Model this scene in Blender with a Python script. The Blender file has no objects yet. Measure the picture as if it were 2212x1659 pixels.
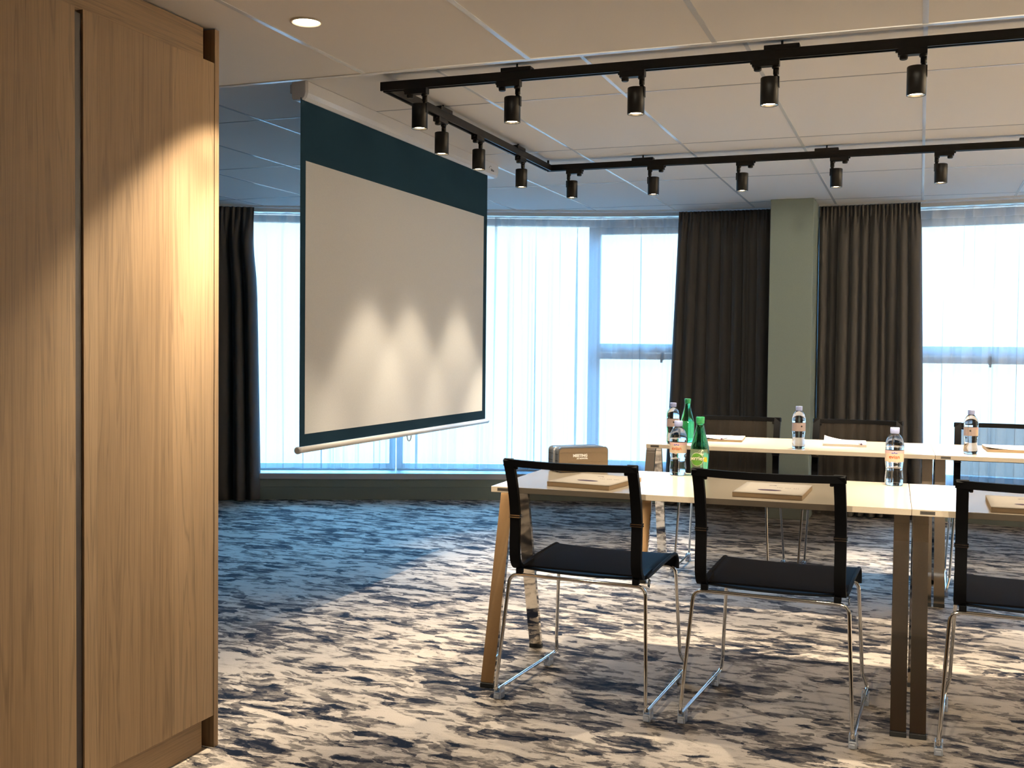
import bpy, math, random
from mathutils import Vector, Matrix
random.seed(7)
SC = bpy.context.scene
COL = SC.collection
R = math.radians

# ------------------------------------------------------------------ mesh builder
class MB:
    def __init__(s): s.v, s.f, s.m, s.s = [], [], [], []
    def face(s, idx, mi=0, sm=False): s.f.append(idx); s.m.append(mi); s.s.append(sm)
    def add(s, pts): n = len(s.v); s.v += [tuple(p) for p in pts]; return n
    def box(s, c, d, mi=0, rot=None):
        c = Vector(c); h = Vector(d) / 2
        P = []
        for z in (-1, 1):
            for x, y in ((-1, -1), (1, -1), (1, 1), (-1, 1)):
                q = Vector((x * h.x, y * h.y, z * h.z))
                if rot is not None: q = rot @ q
                P.append(c + q)
        n = s.add(P)
        for q in ((3, 2, 1, 0), (4, 5, 6, 7), (0, 1, 5, 4), (1, 2, 6, 5), (2, 3, 7, 6), (3, 0, 4, 7)):
            s.face([n + i for i in q], mi)
        return s
    def bb(s, x0, x1, y0, y1, z0, z1, mi=0):
        return s.box(((x0 + x1) / 2, (y0 + y1) / 2, (z0 + z1) / 2), (x1 - x0, y1 - y0, z1 - z0), mi)
    def lathe(s, prof, seg=32, c=(0, 0, 0), mi=0, cap=True, sm=True, axis=None):
        c = Vector(c); rings = []
        M = axis or Matrix.Identity(3)
        for r, z in prof:
            rings.append(s.add([c + M @ Vector((r * math.cos(2 * math.pi * k / seg), r * math.sin(2 * math.pi * k / seg), z)) for k in range(seg)]))
        for a, b in zip(rings, rings[1:]):
            for k in range(seg):
                j = (k + 1) % seg
                s.face([a + k, a + j, b + j, b + k], mi, sm)
        if cap:
            s.face([rings[0] + k for k in range(seg)][::-1], mi); s.face([rings[-1] + k for k in range(seg)], mi)
        return s
    def tube(s, pts, r, seg=10, closed=False, mi=0):
        pts = [Vector(p) for p in pts]; n = len(pts); T = []
        for i in range(n):
            a = pts[(i - 1) % n] if (closed or i > 0) else pts[i]
            b = pts[(i + 1) % n] if (closed or i < n - 1) else pts[i]
            T.append((b - a).normalized())
        up = Vector((0, 0, 1)) if abs(T[0].z) < .9 else Vector((1, 0, 0))
        N = (up - T[0] * up.dot(T[0])).normalized(); rings = []
        for i in range(n):
            if i: N = (N - T[i] * N.dot(T[i])).normalized()
            B = T[i].cross(N)
            rings.append(s.add([pts[i] + N * (r * math.cos(2 * math.pi * k / seg)) + B * (r * math.sin(2 * math.pi * k / seg)) for k in range(seg)]))
        pairs = list(zip(rings, rings[1:]))
        for a, b in pairs:
            for k in range(seg):
                j = (k + 1) % seg; s.face([a + k, a + j, b + j, b + k], mi, True)
        if closed:   # match twist
            a, b = rings[-1], rings[0]
            best = min(range(seg), key=lambda q: (Vector(s.v[a]) - Vector(s.v[b + q])).length)
            for k in range(seg):
                j = (k + 1) % seg
                s.face([a + k, a + j, b + (j + best) % seg, b + (k + best) % seg], mi, True)
        else:
            s.face([rings[0] + k for k in range(seg)][::-1], mi); s.face([rings[-1] + k for k in range(seg)], mi)
        return s
    def strip(s, pts, side, wid, thk, mi=0, sm=True):
        """rectangular bar swept along pts, 'side' constant; wid / thk numbers or per-point lists"""
        pts = [Vector(p) for p in pts]; side = Vector(side).normalized(); n = len(pts); rings = []
        for i in range(n):
            t = (pts[min(i + 1, n - 1)] - pts[max(i - 1, 0)]).normalized()
            nn = t.cross(side).normalized()
            w = (wid[i] if isinstance(wid, list) else wid) / 2; h = (thk[i] if isinstance(thk, list) else thk) / 2
            rings.append([pts[i] + side * a * w + nn * b * h for a, b in ((-1, -1), (1, -1), (1, 1), (-1, 1))])
        for e in range(4):      # separate strips per side keep hard edges
            a0 = s.add([rg[e] for rg in rings]); b0 = s.add([rg[(e + 1) % 4] for rg in rings])
            for i in range(n - 1): s.face([a0 + i, b0 + i, b0 + i + 1, a0 + i + 1], mi, sm)
        for rg, rev in ((rings[0], True), (rings[-1], False)):
            k = s.add(rg); q = [k, k + 1, k + 2, k + 3]; s.face(q[::-1] if rev else q, mi)
        return s
    def grid(s, P, mi=0, sm=True, flip=False, mif=None):
        nr, nc = len(P), len(P[0]); n = s.add([p for row in P for p in row])
        for i in range(nr - 1):
            for j in range(nc - 1):
                q = [n + i * nc + j, n + i * nc + j + 1, n + (i + 1) * nc + j + 1, n + (i + 1) * nc + j]
                s.face(q[::-1] if flip else q, mif(i, j) if mif else mi, sm)
        return s
    def mesh(s, name, mats):
        me = bpy.data.meshes.new(name); me.from_pydata(s.v, [], s.f); me.update()
        for m in (mats if isinstance(mats, (list, tuple)) else [mats]): me.materials.append(m)
        me.polygons.foreach_set('material_index', s.m); me.polygons.foreach_set('use_smooth', s.s)
        me.update(); return me

def obj(name, mb, mats, parent=None, loc=None, rotz=0, bevel=0, seg=2):
    o = bpy.data.objects.new(name, mb.mesh(name, mats) if isinstance(mb, MB) else mb); COL.objects.link(o)
    if parent is not None: o.parent = parent
    if loc is not None: o.location = loc
    o.rotation_euler.z = rotz
    if bevel:
        b = o.modifiers.new('edge', 'BEVEL'); b.width = bevel; b.segments = seg; b.limit_method = 'ANGLE'; b.angle_limit = R(40)
    return o
def tag(o, label, cat, group=None):
    o['label'] = label; o['category'] = cat
    if group: o['group'] = group
    return o
def thing(name, label, cat, loc=(0, 0, 0), rotz=0, group=None):
    o = bpy.data.objects.new(name, None); COL.objects.link(o); o.location = loc; o.rotation_euler.z = rotz
    o.empty_display_size = .05
    return tag(o, label, cat, group)
def struct(name, mb, mats, parent=None, **k):
    o = obj(name, mb, mats, parent, **k)
    if parent is None: o['kind'] = 'structure'
    return o
def dup(root, loc, rotz, label, group=None):
    r = root.copy(); COL.objects.link(r); r.location = loc; r.rotation_euler.z = rotz; r['label'] = label
    if group: r['group'] = group
    for ch in list(root.children):
        c = ch.copy(); COL.objects.link(c); c.parent = r
        for g in list(ch.children):
            d = g.copy(); COL.objects.link(d); d.parent = c
    return r
def fillet(pts, rad, n=6, closed=False):
    pts = [Vector(p) for p in pts]; out = []; N = len(pts)
    for i in range(N):
        if not closed and i in (0, N - 1): out.append(pts[i]); continue
        p, a, b = pts[i], pts[(i - 1) % N], pts[(i + 1) % N]
        r = rad[i] if isinstance(rad, (list, tuple)) else rad
        u, w = (a - p).normalized(), (b - p).normalized()
        ang = u.angle(w)
        t = min(r / math.tan(ang / 2), (a - p).length * .48, (b - p).length * .48)
        for k in range(n + 1):
            q = k / n; out.append((p + u * t) * (1 - q) ** 2 + p * (2 * q * (1 - q)) + (p + w * t) * q * q)
    return out
def catmull(pts, n=6):
    P = [Vector(p) for p in pts]; P = [P[0] * 2 - P[1]] + P + [P[-1] * 2 - P[-2]]; out = []
    for i in range(1, len(P) - 2):
        a, b, c, d = P[i - 1:i + 3]
        for k in range(n):
            t = k / n
            out.append(.5 * ((2 * b) + (c - a) * t + (2 * a - 5 * b + 4 * c - d) * t * t + (3 * b - a - 3 * c + d) * t ** 3))
    out.append(P[-2]); return out

# ------------------------------------------------------------------ materials
def nt(name):
    m = bpy.data.materials.new(name); m.use_nodes = True; t = m.node_tree
    return m, t, t.nodes['Principled BSDF'], t.nodes['Material Output']
def mat(name, c, rough=.5, metal=0, spec=.5, bump=0, bscale=200, sheen=0, trans=0, ior=1.45, emit=None, es=0):
    m, t, b, o = nt(name)
    b.inputs['Base Color'].default_value = (*c, 1); b.inputs['Roughness'].default_value = rough; b.inputs['Metallic'].default_value = metal
    b.inputs['Specular IOR Level'].default_value = spec; b.inputs['IOR'].default_value = ior; b.inputs['Transmission Weight'].default_value = trans
    if sheen: b.inputs['Sheen Weight'].default_value = sheen
    if emit: b.inputs['Emission Color'].default_value = (*emit, 1); b.inputs['Emission Strength'].default_value = es
    n = t.nodes.new('ShaderNodeTexNoise'); n.inputs['Scale'].default_value = bscale; n.inputs['Detail'].default_value = 3
    tc = t.nodes.new('ShaderNodeTexCoord'); t.links.new(tc.outputs['Object'], n.inputs['Vector'])
    if bump:
        bu = t.nodes.new('ShaderNodeBump'); bu.inputs['Strength'].default_value = bump; bu.inputs['Distance'].default_value = .002
        t.links.new(n.outputs['Fac'], bu.inputs['Height']); t.links.new(bu.outputs['Normal'], b.inputs['Normal'])
    if not trans and not emit:
        h = t.nodes.new('ShaderNodeMix'); h.data_type = 'RGBA'
        h.inputs['A'].default_value = (*[x * .93 for x in c], 1); h.inputs['B'].default_value = (*[min(1, x * 1.07) for x in c], 1)
        t.links.new(n.outputs['Fac'], h.inputs['Factor']); t.links.new(h.outputs['Result'], b.inputs['Base Color'])
    return m
def N(t, typ, **k):
    n = t.nodes.new(typ)
    for a, v in k.items(): setattr(n, a, v)
    return n
def mapped(t, scale, rot=(0, 0, 0), coord='Object'):
    tc = N(t, 'ShaderNodeTexCoord'); mp = N(t, 'ShaderNodeMapping')
    mp.inputs['Scale'].default_value = scale; mp.inputs['Rotation'].default_value = rot
    t.links.new(tc.outputs[coord], mp.inputs['Vector']); return mp
def ramp(t, stops, interp='LINEAR'):
    r = N(t, 'ShaderNodeValToRGB'); r.color_ramp.interpolation = interp
    e = r.color_ramp.elements
    while len(e) > 1: e.remove(e[-1])
    e[0].position, e[0].color = stops[0][0], (*stops[0][1], 1)
    for p, c in stops[1:]:
        x = e.new(p); x.color = (*c, 1)
    return r

def wood(name, along, across, seed):
    """oak planks; grain runs along axis index 'along', planks are counted along 'across'"""
    m, t, b, o = nt(name)
    tc = N(t, 'ShaderNodeTexCoord'); sp = N(t, 'ShaderNodeSeparateXYZ'); t.links.new(tc.outputs['Object'], sp.inputs[0])
    ax = 'XYZ'
    # warped plank coordinate -> plank id
    pl = N(t, 'ShaderNodeMath', operation='MULTIPLY_ADD'); pl.inputs[1].default_value = 1 / .103; pl.inputs[2].default_value = seed
    t.links.new(sp.outputs[ax[across]], pl.inputs[0])
    wn = N(t, 'ShaderNodeTexNoise', noise_dimensions='1D'); wn.inputs['Scale'].default_value = .9; wn.inputs['Detail'].default_value = 0
    t.links.new(pl.outputs[0], wn.inputs['W'])
    ad = N(t, 'ShaderNodeMath', operation='MULTIPLY_ADD'); ad.inputs[1].default_value = 1.4; t.links.new(wn.outputs['Fac'], ad.inputs[0]); t.links.new(pl.outputs[0], ad.inputs[2])
    fl = N(t, 'ShaderNodeMath', operation='FLOOR'); t.links.new(ad.outputs[0], fl.inputs[0])
    wh = N(t, 'ShaderNodeTexWhiteNoise', noise_dimensions='1D'); t.links.new(fl.outputs[0], wh.inputs['W'])
    # grain vector: compressed along grain, offset per plank
    sc = [26, 26, 26]; sc[along] = .9
    mp = N(t, 'ShaderNodeMapping'); mp.inputs['Scale'].default_value = sc; t.links.new(tc.outputs['Object'], mp.inputs['Vector'])
    off = N(t, 'ShaderNodeVectorMath', operation='MULTIPLY_ADD'); off.inputs[1].default_value = (31, 17, 47)
    t.links.new(wh.outputs['Color'], off.inputs[0]); t.links.new(mp.outputs[0], off.inputs[2])
    g1 = N(t, 'ShaderNodeTexNoise'); g1.inputs['Scale'].default_value = .55; g1.inputs['Detail'].default_value = 4; g1.inputs['Distortion'].default_value = .9
    t.links.new(off.outputs[0], g1.inputs['Vector'])
    rings = N(t, 'ShaderNodeMath', operation='MULTIPLY'); rings.inputs[1].default_value = 15; t.links.new(g1.outputs['Fac'], rings.inputs[0])
    fr = N(t, 'ShaderNodeMath', operation='PINGPONG'); fr.inputs[1].default_value = 1; t.links.new(rings.outputs[0], fr.inputs[0])
    sc2 = [420, 420, 420]; sc2[along] = 7
    mp2 = N(t, 'ShaderNodeMapping'); mp2.inputs['Scale'].default_value = sc2; t.links.new(tc.outputs['Object'], mp2.inputs['Vector'])
    g2 = N(t, 'ShaderNodeTexNoise'); g2.inputs['Scale'].default_value = 1; g2.inputs['Detail'].default_value = 3; t.links.new(mp2.outputs[0], g2.inputs['Vector'])
    base = ramp(t, [(0, (.175, .110, .057)), (.45, (.245, .160, .088)), (.75, (.285, .19, .108)), (1, (.21, .137, .073))]); t.links.new(wh.outputs['Value'], base.inputs[0])
    d1 = N(t, 'ShaderNodeMapRange'); d1.inputs['From Min'].default_value = 0; d1.inputs['From Max'].default_value = .35; d1.inputs['To Min'].default_value = .74; d1.inputs['To Max'].default_value = 1.03
    t.links.new(fr.outputs[0], d1.inputs['Value'])
    d2 = N(t, 'ShaderNodeMapRange'); d2.inputs['From Min'].default_value = .3; d2.inputs['From Max'].default_value = .6; d2.inputs['To Min'].default_value = .80; d2.inputs['To Max'].default_value = 1.05
    t.links.new(g2.outputs['Fac'], d2.inputs['Value'])
    mm = N(t, 'ShaderNodeMath', operation='MULTIPLY'); t.links.new(d1.outputs[0], mm.inputs[0]); t.links.new(d2.outputs[0], mm.inputs[1])
    mx = N(t, 'ShaderNodeMix', data_type='RGBA', blend_type='MULTIPLY'); mx.inputs['Factor'].default_value = 1
    t.links.new(base.outputs[0], mx.inputs['A']); t.links.new(mm.outputs[0], mx.inputs['B'])
    t.links.new(mx.outputs['Result'], b.inputs['Base Color']); b.inputs['Roughness'].default_value = .55; b.inputs['Specular IOR Level'].default_value = .3
    bu = N(t, 'ShaderNodeBump'); bu.inputs['Strength'].default_value = .15; bu.inputs['Distance'].default_value = .001
    t.links.new(g2.outputs['Fac'], bu.inputs['Height']); t.links.new(bu.outputs['Normal'], b.inputs['Normal'])
    return m

def carpet():
    m, t, b, o = nt('carpet')
    tc = N(t, 'ShaderNodeTexCoord')
    mp = N(t, 'ShaderNodeMapping'); mp.inputs['Rotation'].default_value = (0, 0, R(8)); mp.inputs['Scale'].default_value = (1, 1.5, 1); t.links.new(tc.outputs['Object'], mp.inputs['Vector'])
    # domain warp
    w = N(t, 'ShaderNodeTexNoise'); w.inputs['Scale'].default_value = 4.5; w.inputs['Detail'].default_value = 2; t.links.new(mp.outputs[0], w.inputs['Vector'])
    wv = N(t, 'ShaderNodeVectorMath', operation='MULTIPLY_ADD'); wv.inputs[1].default_value = (.16, .13, 0); t.links.new(w.outputs['Color'], wv.inputs[0]); t.links.new(mp.outputs[0], wv.inputs[2])
    big = N(t, 'ShaderNodeTexNoise'); big.inputs['Scale'].default_value = 1.9; big.inputs['Detail'].default_value = 1; t.links.new(mp.outputs[0], big.inputs['Vector'])
    # overlapping brushed leaves: warped cells of three sizes, each with its own tone and a ragged streaky edge
    def ma(a, k, c):
        x = N(t, 'ShaderNodeMath', operation='MULTIPLY_ADD'); x.inputs[1].default_value = k; t.links.new(a, x.inputs[0])
        if isinstance(c, float): x.inputs[2].default_value = c
        else: t.links.new(c, x.inputs[2])
        return x.outputs[0]
    fine = N(t, 'ShaderNodeTexNoise'); fine.inputs['Scale'].default_value = 30; fine.inputs['Detail'].default_value = 4; fine.inputs['Roughness'].default_value = .65; t.links.new(mp.outputs[0], fine.inputs['Vector'])
    wv2 = N(t, 'ShaderNodeVectorMath', operation='MULTIPLY_ADD'); wv2.inputs[1].default_value = (.055, .045, 0); t.links.new(fine.outputs['Color'], wv2.inputs[0]); t.links.new(wv.outputs[0], wv2.inputs[2])
    def cells(sx_, sy_, rot, off):
        st = N(t, 'ShaderNodeMapping'); st.inputs['Scale'].default_value = (sx_, sy_, 1); st.inputs['Rotation'].default_value = (0, 0, R(rot)); st.inputs['Location'].default_value = (off, off * .7, 0)
        t.links.new(wv2.outputs[0], st.inputs['Vector'])
        vo = N(t, 'ShaderNodeTexVoronoi', feature='F1'); vo.inputs['Scale'].default_value = 1; t.links.new(st.outputs[0], vo.inputs['Vector'])
        sc_ = N(t, 'ShaderNodeSeparateColor'); t.links.new(vo.outputs['Color'], sc_.inputs[0]); return sc_.outputs[0], vo.outputs['Distance']
    c1, d1 = cells(5.5, 8.5, 12, 0); c2, d2 = cells(9, 15, -18, 3.1); c3, d3 = cells(16, 27, 5, 7.7)
    st2 = N(t, 'ShaderNodeMapping'); st2.inputs['Scale'].default_value = (17, 36, 1); st2.inputs['Rotation'].default_value = (0, 0, R(-10)); t.links.new(wv.outputs[0], st2.inputs['Vector'])
    n2 = N(t, 'ShaderNodeTexNoise'); n2.inputs['Scale'].default_value = 1; n2.inputs['Detail'].default_value = 5; n2.inputs['Roughness'].default_value = .65; n2.inputs['Distortion'].default_value = .8
    t.links.new(st2.outputs[0], n2.inputs['Vector'])
    n1 = N(t, 'ShaderNodeTexNoise'); n1.inputs['Scale'].default_value = 7; n1.inputs['Detail'].default_value = 5; n1.inputs['Roughness'].default_value = .62; n1.inputs['Distortion'].default_value = .8
    t.links.new(wv.outputs[0], n1.inputs['Vector'])
    h = ma(c1, .20, 0.0); h = ma(d1, -.10, h); h = ma(c2, .26, h); h = ma(d2, .10, h); h = ma(c3, .20, h); h = ma(n2.outputs['Fac'], .42, h); h = ma(n1.outputs['Fac'], .40, h); h = ma(big.outputs['Fac'], .20, h)
    rp = ramp(t, [(.0, (.004, .005, .010)), (.62, (.007, .009, .016)), (.68, (.035, .034, .040)), (.725, (.078, .068, .064)), (.80, (.172, .150, .131)), (.835, (.222, .193, .165)), (.865, (.41, .353, .297)), (1, (.50, .432, .362))])
    t.links.new(h, rp.inputs[0])
    pile = N(t, 'ShaderNodeTexNoise'); pile.inputs['Scale'].default_value = 260; pile.inputs['Detail'].default_value = 2; t.links.new(tc.outputs['Object'], pile.inputs['Vector'])
    pm = N(t, 'ShaderNodeMapRange'); pm.inputs['To Min'].default_value = .80; pm.inputs['To Max'].default_value = 1.2; t.links.new(pile.outputs['Fac'], pm.inputs['Value'])
    mx = N(t, 'ShaderNodeMix', data_type='RGBA', blend_type='MULTIPLY'); mx.inputs['Factor'].default_value = 1
    t.links.new(rp.outputs[0], mx.inputs['A']); t.links.new(pm.outputs[0], mx.inputs['B'])
    t.links.new(mx.outputs['Result'], b.inputs['Base Color']); b.inputs['Roughness'].default_value = .95; b.inputs['Specular IOR Level'].default_value = .1
    bu = N(t, 'ShaderNodeBump'); bu.inputs['Strength'].default_value = .25; bu.inputs['Distance'].default_value = .003
    t.links.new(pile.outputs['Fac'], bu.inputs['Height']); t.links.new(bu.outputs['Normal'], b.inputs['Normal'])
    return m

def cloth(name, c, tr, transl, dens=.5):
    """woven see-through cloth: transparent holes + threads; threads close up when seen edge-on"""
    m, t, b, o = nt(name); t.nodes.remove(b)
    T = N(t, 'ShaderNodeBsdfTransparent'); D = N(t, 'ShaderNodeBsdfDiffuse'); L = N(t, 'ShaderNodeBsdfTranslucent')
    tc = N(t, 'ShaderNodeTexCoord'); wv = N(t, 'ShaderNodeTexNoise'); wv.inputs['Scale'].default_value = 500; t.links.new(tc.outputs['Object'], wv.inputs['Vector'])
    cr = ramp(t, [(.35, tuple(x * .9 for x in c)), (.65, c)]); t.links.new(wv.outputs['Fac'], cr.inputs[0])
    t.links.new(cr.outputs[0], D.inputs['Color']); t.links.new(cr.outputs[0], L.inputs['Color'])
    m1 = N(t, 'ShaderNodeMixShader'); m1.inputs[0].default_value = transl; t.links.new(D.outputs[0], m1.inputs[1]); t.links.new(L.outputs[0], m1.inputs[2])
    lw = N(t, 'ShaderNodeLayerWeight'); lw.inputs['Blend'].default_value = .35
    mr = N(t, 'ShaderNodeMapRange'); mr.inputs['From Min'].default_value = .25; mr.inputs['From Max'].default_value = .95; mr.inputs['To Min'].default_value = 1 - tr; mr.inputs['To Max'].default_value = 1 - tr + dens * tr
    t.links.new(lw.outputs['Facing'], mr.inputs['Value'])
    m2 = N(t, 'ShaderNodeMixShader'); t.links.new(mr.outputs[0], m2.inputs[0]); t.links.new(T.outputs[0], m2.inputs[1]); t.links.new(m1.outputs[0], m2.inputs[2])
    t.links.new(m2.outputs[0], o.inputs['Surface']); return m
def pane_mat():
    m, t, b, o = nt('window_glass'); t.nodes.remove(b)
    T = N(t, 'ShaderNodeBsdfTransparent'); G = N(t, 'ShaderNodeBsdfGlossy'); G.inputs['Roughness'].default_value = .02
    T.inputs['Color'].default_value = (.95, .98, .98, 1)
    f = N(t, 'ShaderNodeFresnel'); f.inputs['IOR'].default_value = 1.45
    x = N(t, 'ShaderNodeMixShader'); t.links.new(f.outputs[0], x.inputs[0]); t.links.new(T.outputs[0], x.inputs[1]); t.links.new(G.outputs[0], x.inputs[2])
    t.links.new(x.outputs[0], o.inputs['Surface']); return m

M = dict(
    carpet=carpet(), oak=wood('oak_upright', 2, 1, 3.37), oak_h=wood('oak_lengthways', 1, 2, 8.2),
    ceil=mat('ceiling_tile', (.86, .81, .75), .9, spec=.1, bump=.15, bscale=900), bar=mat('ceiling_bar_white', (.82, .82, .82), .16, spec=.8),
    gap=mat('ceiling_joint', (.22, .20, .18), .8),
    sage=mat('sage_paint', (.175, .21, .19), .8, spec=.2), skirt=mat('sage_gloss', (.13, .165, .155), .6), sill=mat('sill_board', (.50, .47, .45), .45),
    darkoak=mat('dark_oak_wall', (.075, .045, .022), .7), creamwall=mat('cream_wall', (.72, .64, .53), .9), frame=mat('window_frame', (.78, .79, .80), .35), glass=pane_mat(),
    black=mat('black_metal', (.0028, .0026, .0025), .45, spec=.2), blackf=mat('black_fabric_frame', (.0015, .0015, .002), .6, spec=.1),
    grip=mat('dark_grip', (.012, .006, .005), .5), dark=mat('dark_reveal', (.006, .005, .005), .9), reveal=mat('reveal_brown', (.035, .016, .012), .7),
    chrome=mat('chrome', (.78, .76, .73), .07, 1), legchrome=mat('chrome_bar', (.68, .62, .54), .05, 1),
    laminate=mat('maple_laminate', (.74, .63, .49), .20, spec=.6), edge=mat('maple_edge', (.62, .51, .39), .5), rubber=mat('black_rubber', (.008, .008, .008), .6),
    plate=mat('grey_plate', (.10, .085, .07), .45), plate2=mat('plate_print', (.035, .03, .025), .5),
    seatcloth=mat('black_seat_cloth', (.005, .006, .008), .75, spec=.22, bump=.4, bscale=700),
    mesh=cloth('chair_net', (.020, .016, .0125), .26, .08, .5),
    clear=mat('clear_plastic', (.86, .90, 1.0), .25, trans=.7, ior=1.3), tagc=mat('cloth_tag', (.01, .01, .01), .7), tagp=mat('tag_print', (.6, .6, .6), .7),
    curtain=mat('dark_curtain', (.036, .034, .033), .85, spec=.15, bump=.3, bscale=500, sheen=.1), sheer=cloth('sheer_voile', (.74, .78, .82), .42, .32, .95),
    sheerband=cloth('sheer_heading', (.86, .88, .93), .20, .45, .8), rail=mat('curtain_rail_white', (.75, .75, .74), .4),
    screen=mat('screen_white', (.74, .72, .69), .85, spec=.1), border=mat('screen_border', (.006, .019, .034), .85, spec=.06), case=mat('screen_case_white', (.84, .82, .81), .25), casecap=mat('case_cap_grey', (.45, .43, .42), .45),
    rod=mat('screen_rod', (.78, .75, .72), .3), logo=mat('dark_print', (.03, .03, .035), .6),
    water=mat('clear_bottle', (.97, .98, 1.0), .015, trans=1, ior=1.33), cap=mat('lilac_cap', (.40, .45, .74), .4), label=mat('peach_label', (.60, .46, .33), .6),
    pinkband=mat('pink_label_edge', (.58, .37, .36), .6), red=mat('label_red_print', (.45, .09, .02), .6), blue=mat('label_blue_print', (.03, .05, .30), .6),
    labelback=mat('label_reverse', (.62, .47, .42), .6),
    green=mat('green_bottle', (.10, .62, .22), .02, trans=1, ior=1.33), greencap=mat('green_cap', (.01, .22, .075), .35), pale=mat('pale_label', (.62, .72, .48), .5), disc=mat('green_disc', (.06, .20, .01), .5),
    cream=mat('cream_print', (.88, .84, .62), .5), yellow=mat('yellow_ribbon', (.85, .62, .02), .5), olive=mat('dark_green_print', (.05, .08, .01), .5),
    tin=mat('bronze_tin', (.17, .13, .092), .38, .6), tinside=mat('tin_side', (.14, .16, .19), .3, .7), band=mat('silver_band', (.75, .77, .80), .25, .8), white=mat('white_print', (.9, .9, .88), .6),
    paper=mat('paper_pad', (.78, .70, .60), .8, spec=.2), kraft=mat('pad_edge', (.52, .38, .24), .8), purple=mat('purple_print', (.085, .045, .10), .6), pen=mat('pen_white', (.8, .8, .82), .3),
    led=mat('lamp_lens', (.9, .85, .7), .3, emit=(1, .84, .58), es=16), ring=mat('lamp_reflector', (.75, .70, .58), .22, .9),
    led2=mat('downlight_lens', (.9, .9, .8), .3, emit=(1, .80, .52), es=22), trimring=mat('downlight_ring', (.72, .62, .50), .5),
)

# ------------------------------------------------------------------ camera
cam = bpy.data.cameras.new('camera'); co = bpy.data.objects.new('camera', cam); COL.objects.link(co)
F, PI_, RO, YA = 2353.97, .032532653, .0103394456, .357787441
fw = Vector((-math.sin(YA) * math.cos(PI_), math.cos(YA) * math.cos(PI_), -math.sin(PI_)))
r0 = Vector((math.cos(YA), math.sin(YA), 0)); u0 = r0.cross(fw)
rr = r0 * math.cos(RO) + u0 * math.sin(RO); uu = -r0 * math.sin(RO) + u0 * math.cos(RO)
co.matrix_world = Matrix(((rr.x, uu.x, -fw.x, 0), (rr.y, uu.y, -fw.y, 0), (rr.z, uu.z, -fw.z, 1.228), (0, 0, 0, 1)))
cam.sensor_width = 36; cam.sensor_fit = 'HORIZONTAL'; cam.lens = F / 2212 * 36; cam.clip_start = .02
SC.camera = co

# ------------------------------------------------------------------ facade curve
WP = [(-7.6, 5.75), (-6.5, 6.55), (-5.7, 7.02), (-4.93, 7.43), (-4.45, 7.64), (-3.92, 7.88), (-3.45, 8.09), (-3.1, 8.235), (-2.6, 8.41), (-2.0, 8.56), (-1.3, 8.605), (-.4, 8.575), (.66, 8.48), (1.6, 8.32), (2.8, 8.0), (4.2, 7.5)]
def Wy(x):
    for i in range(len(WP) - 1):
        if x <= WP[i + 1][0] or i == len(WP) - 2:
            (x1, y1), (x2, y2) = WP[i], WP[i + 1]
            (xa, ya) = WP[i - 1] if i else (x1, y1); (xb, yb) = WP[min(i + 2, len(WP) - 1)]
            m1 = (y2 - ya) / (x2 - xa); m2 = (yb - y1) / (xb - x1); h = x2 - x1; t = (x - x1) / h
            return (2 * t**3 - 3 * t**2 + 1) * y1 + (t**3 - 2 * t**2 + t) * h * m1 + (-2 * t**3 + 3 * t**2) * y2 + (t**3 - t**2) * h * m2
def Wn(x):
    d = (Wy(x + .02) - Wy(x - .02)) / .04; n = Vector((-d, 1, 0)).normalized(); return n
def WPt(x, off, z=0):
    n = Wn(x); return Vector((x, Wy(x), z)) + n * off
def xs(a, b, n): return [a + (b - a) * i / n for i in range(n + 1)]

ZC, ZS, YS = 2.334, 2.177, 3.405     # main ceiling, soffit, soffit edge
XL, XR, YB = -7.4, 4.0, -1.0
XW_ = -1.996

# floor
mb = MB(); mb.bb(XL - .2, XR + .2, YB - .2, 9.2, -.06, 0); struct('floor', mb, M['carpet'])
# wall under the windows
def wallstrip(o0, o1, z0, z1, n=60):
    mb = MB(); X = xs(-7.5, 4.1, n)
    a = [WPt(x, o0) for x in X]; b = [WPt(x, o1) for x in X]
    V = lambda P, z: [Vector((p.x, p.y, z)) for p in P]
    mb.grid([V(a, z0), V(a, z1)], sm=True); mb.grid([V(a, z1), V(b, z1)], sm=True); mb.grid([V(b, z1), V(b, z0)], sm=True); mb.grid([V(b, z0), V(a, z0)], sm=True)
    return mb
struct('wall_back', wallstrip(0, .40, 0, .168), M['sage'])
mb = MB()
for xa, xb in ((-7.5, -5.30), (2.60, 4.1), (-1.09, -.71)):
    X = xs(xa, xb, 24); a = [WPt(x, .30, .213) for x in X]; b = [WPt(x, .42, .213) for x in X]; up = Vector((0, 0, ZC - .213))
    mb.grid([a, [p + up for p in a]]); mb.grid([[p + up for p in b], b])
    for q in (0, -1): mb.grid([[a[q], b[q]], [a[q] + up, b[q] + up]], sm=False)
struct('wall_back_upper', mb, M['sage'])
struct('baseboard_back', wallstrip(-.010, 0, 0, .102), M['skirt'])
struct('trim_1', wallstrip(-.018, .42, .168, .213), M['sill'])
# hidden side walls
mb = MB(); mb.bb(XL - .1, XL, 2.7, 6.2, 0, ZC); mb.bb(XL, XW_ - .64, 2.70, 2.79, 0, ZC); mb.bb(XW_ - .72, XW_ - .64, YB, 2.70, 0, ZC); struct('wall_left', mb, M['darkoak'])
mb = MB(); mb.bb(XR, XR + .1, 3.4, 7.7, 0, ZC, 0); mb.bb(XR, XR + .1, YB, 3.4, 0, ZC, 1); struct('wall_right', mb, [M['creamwall'], M['darkoak']])
mb = MB(); mb.bb(XL, XR, YB - .1, YB, 0, ZC); struct('wall_front', mb, M['darkoak'])
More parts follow.
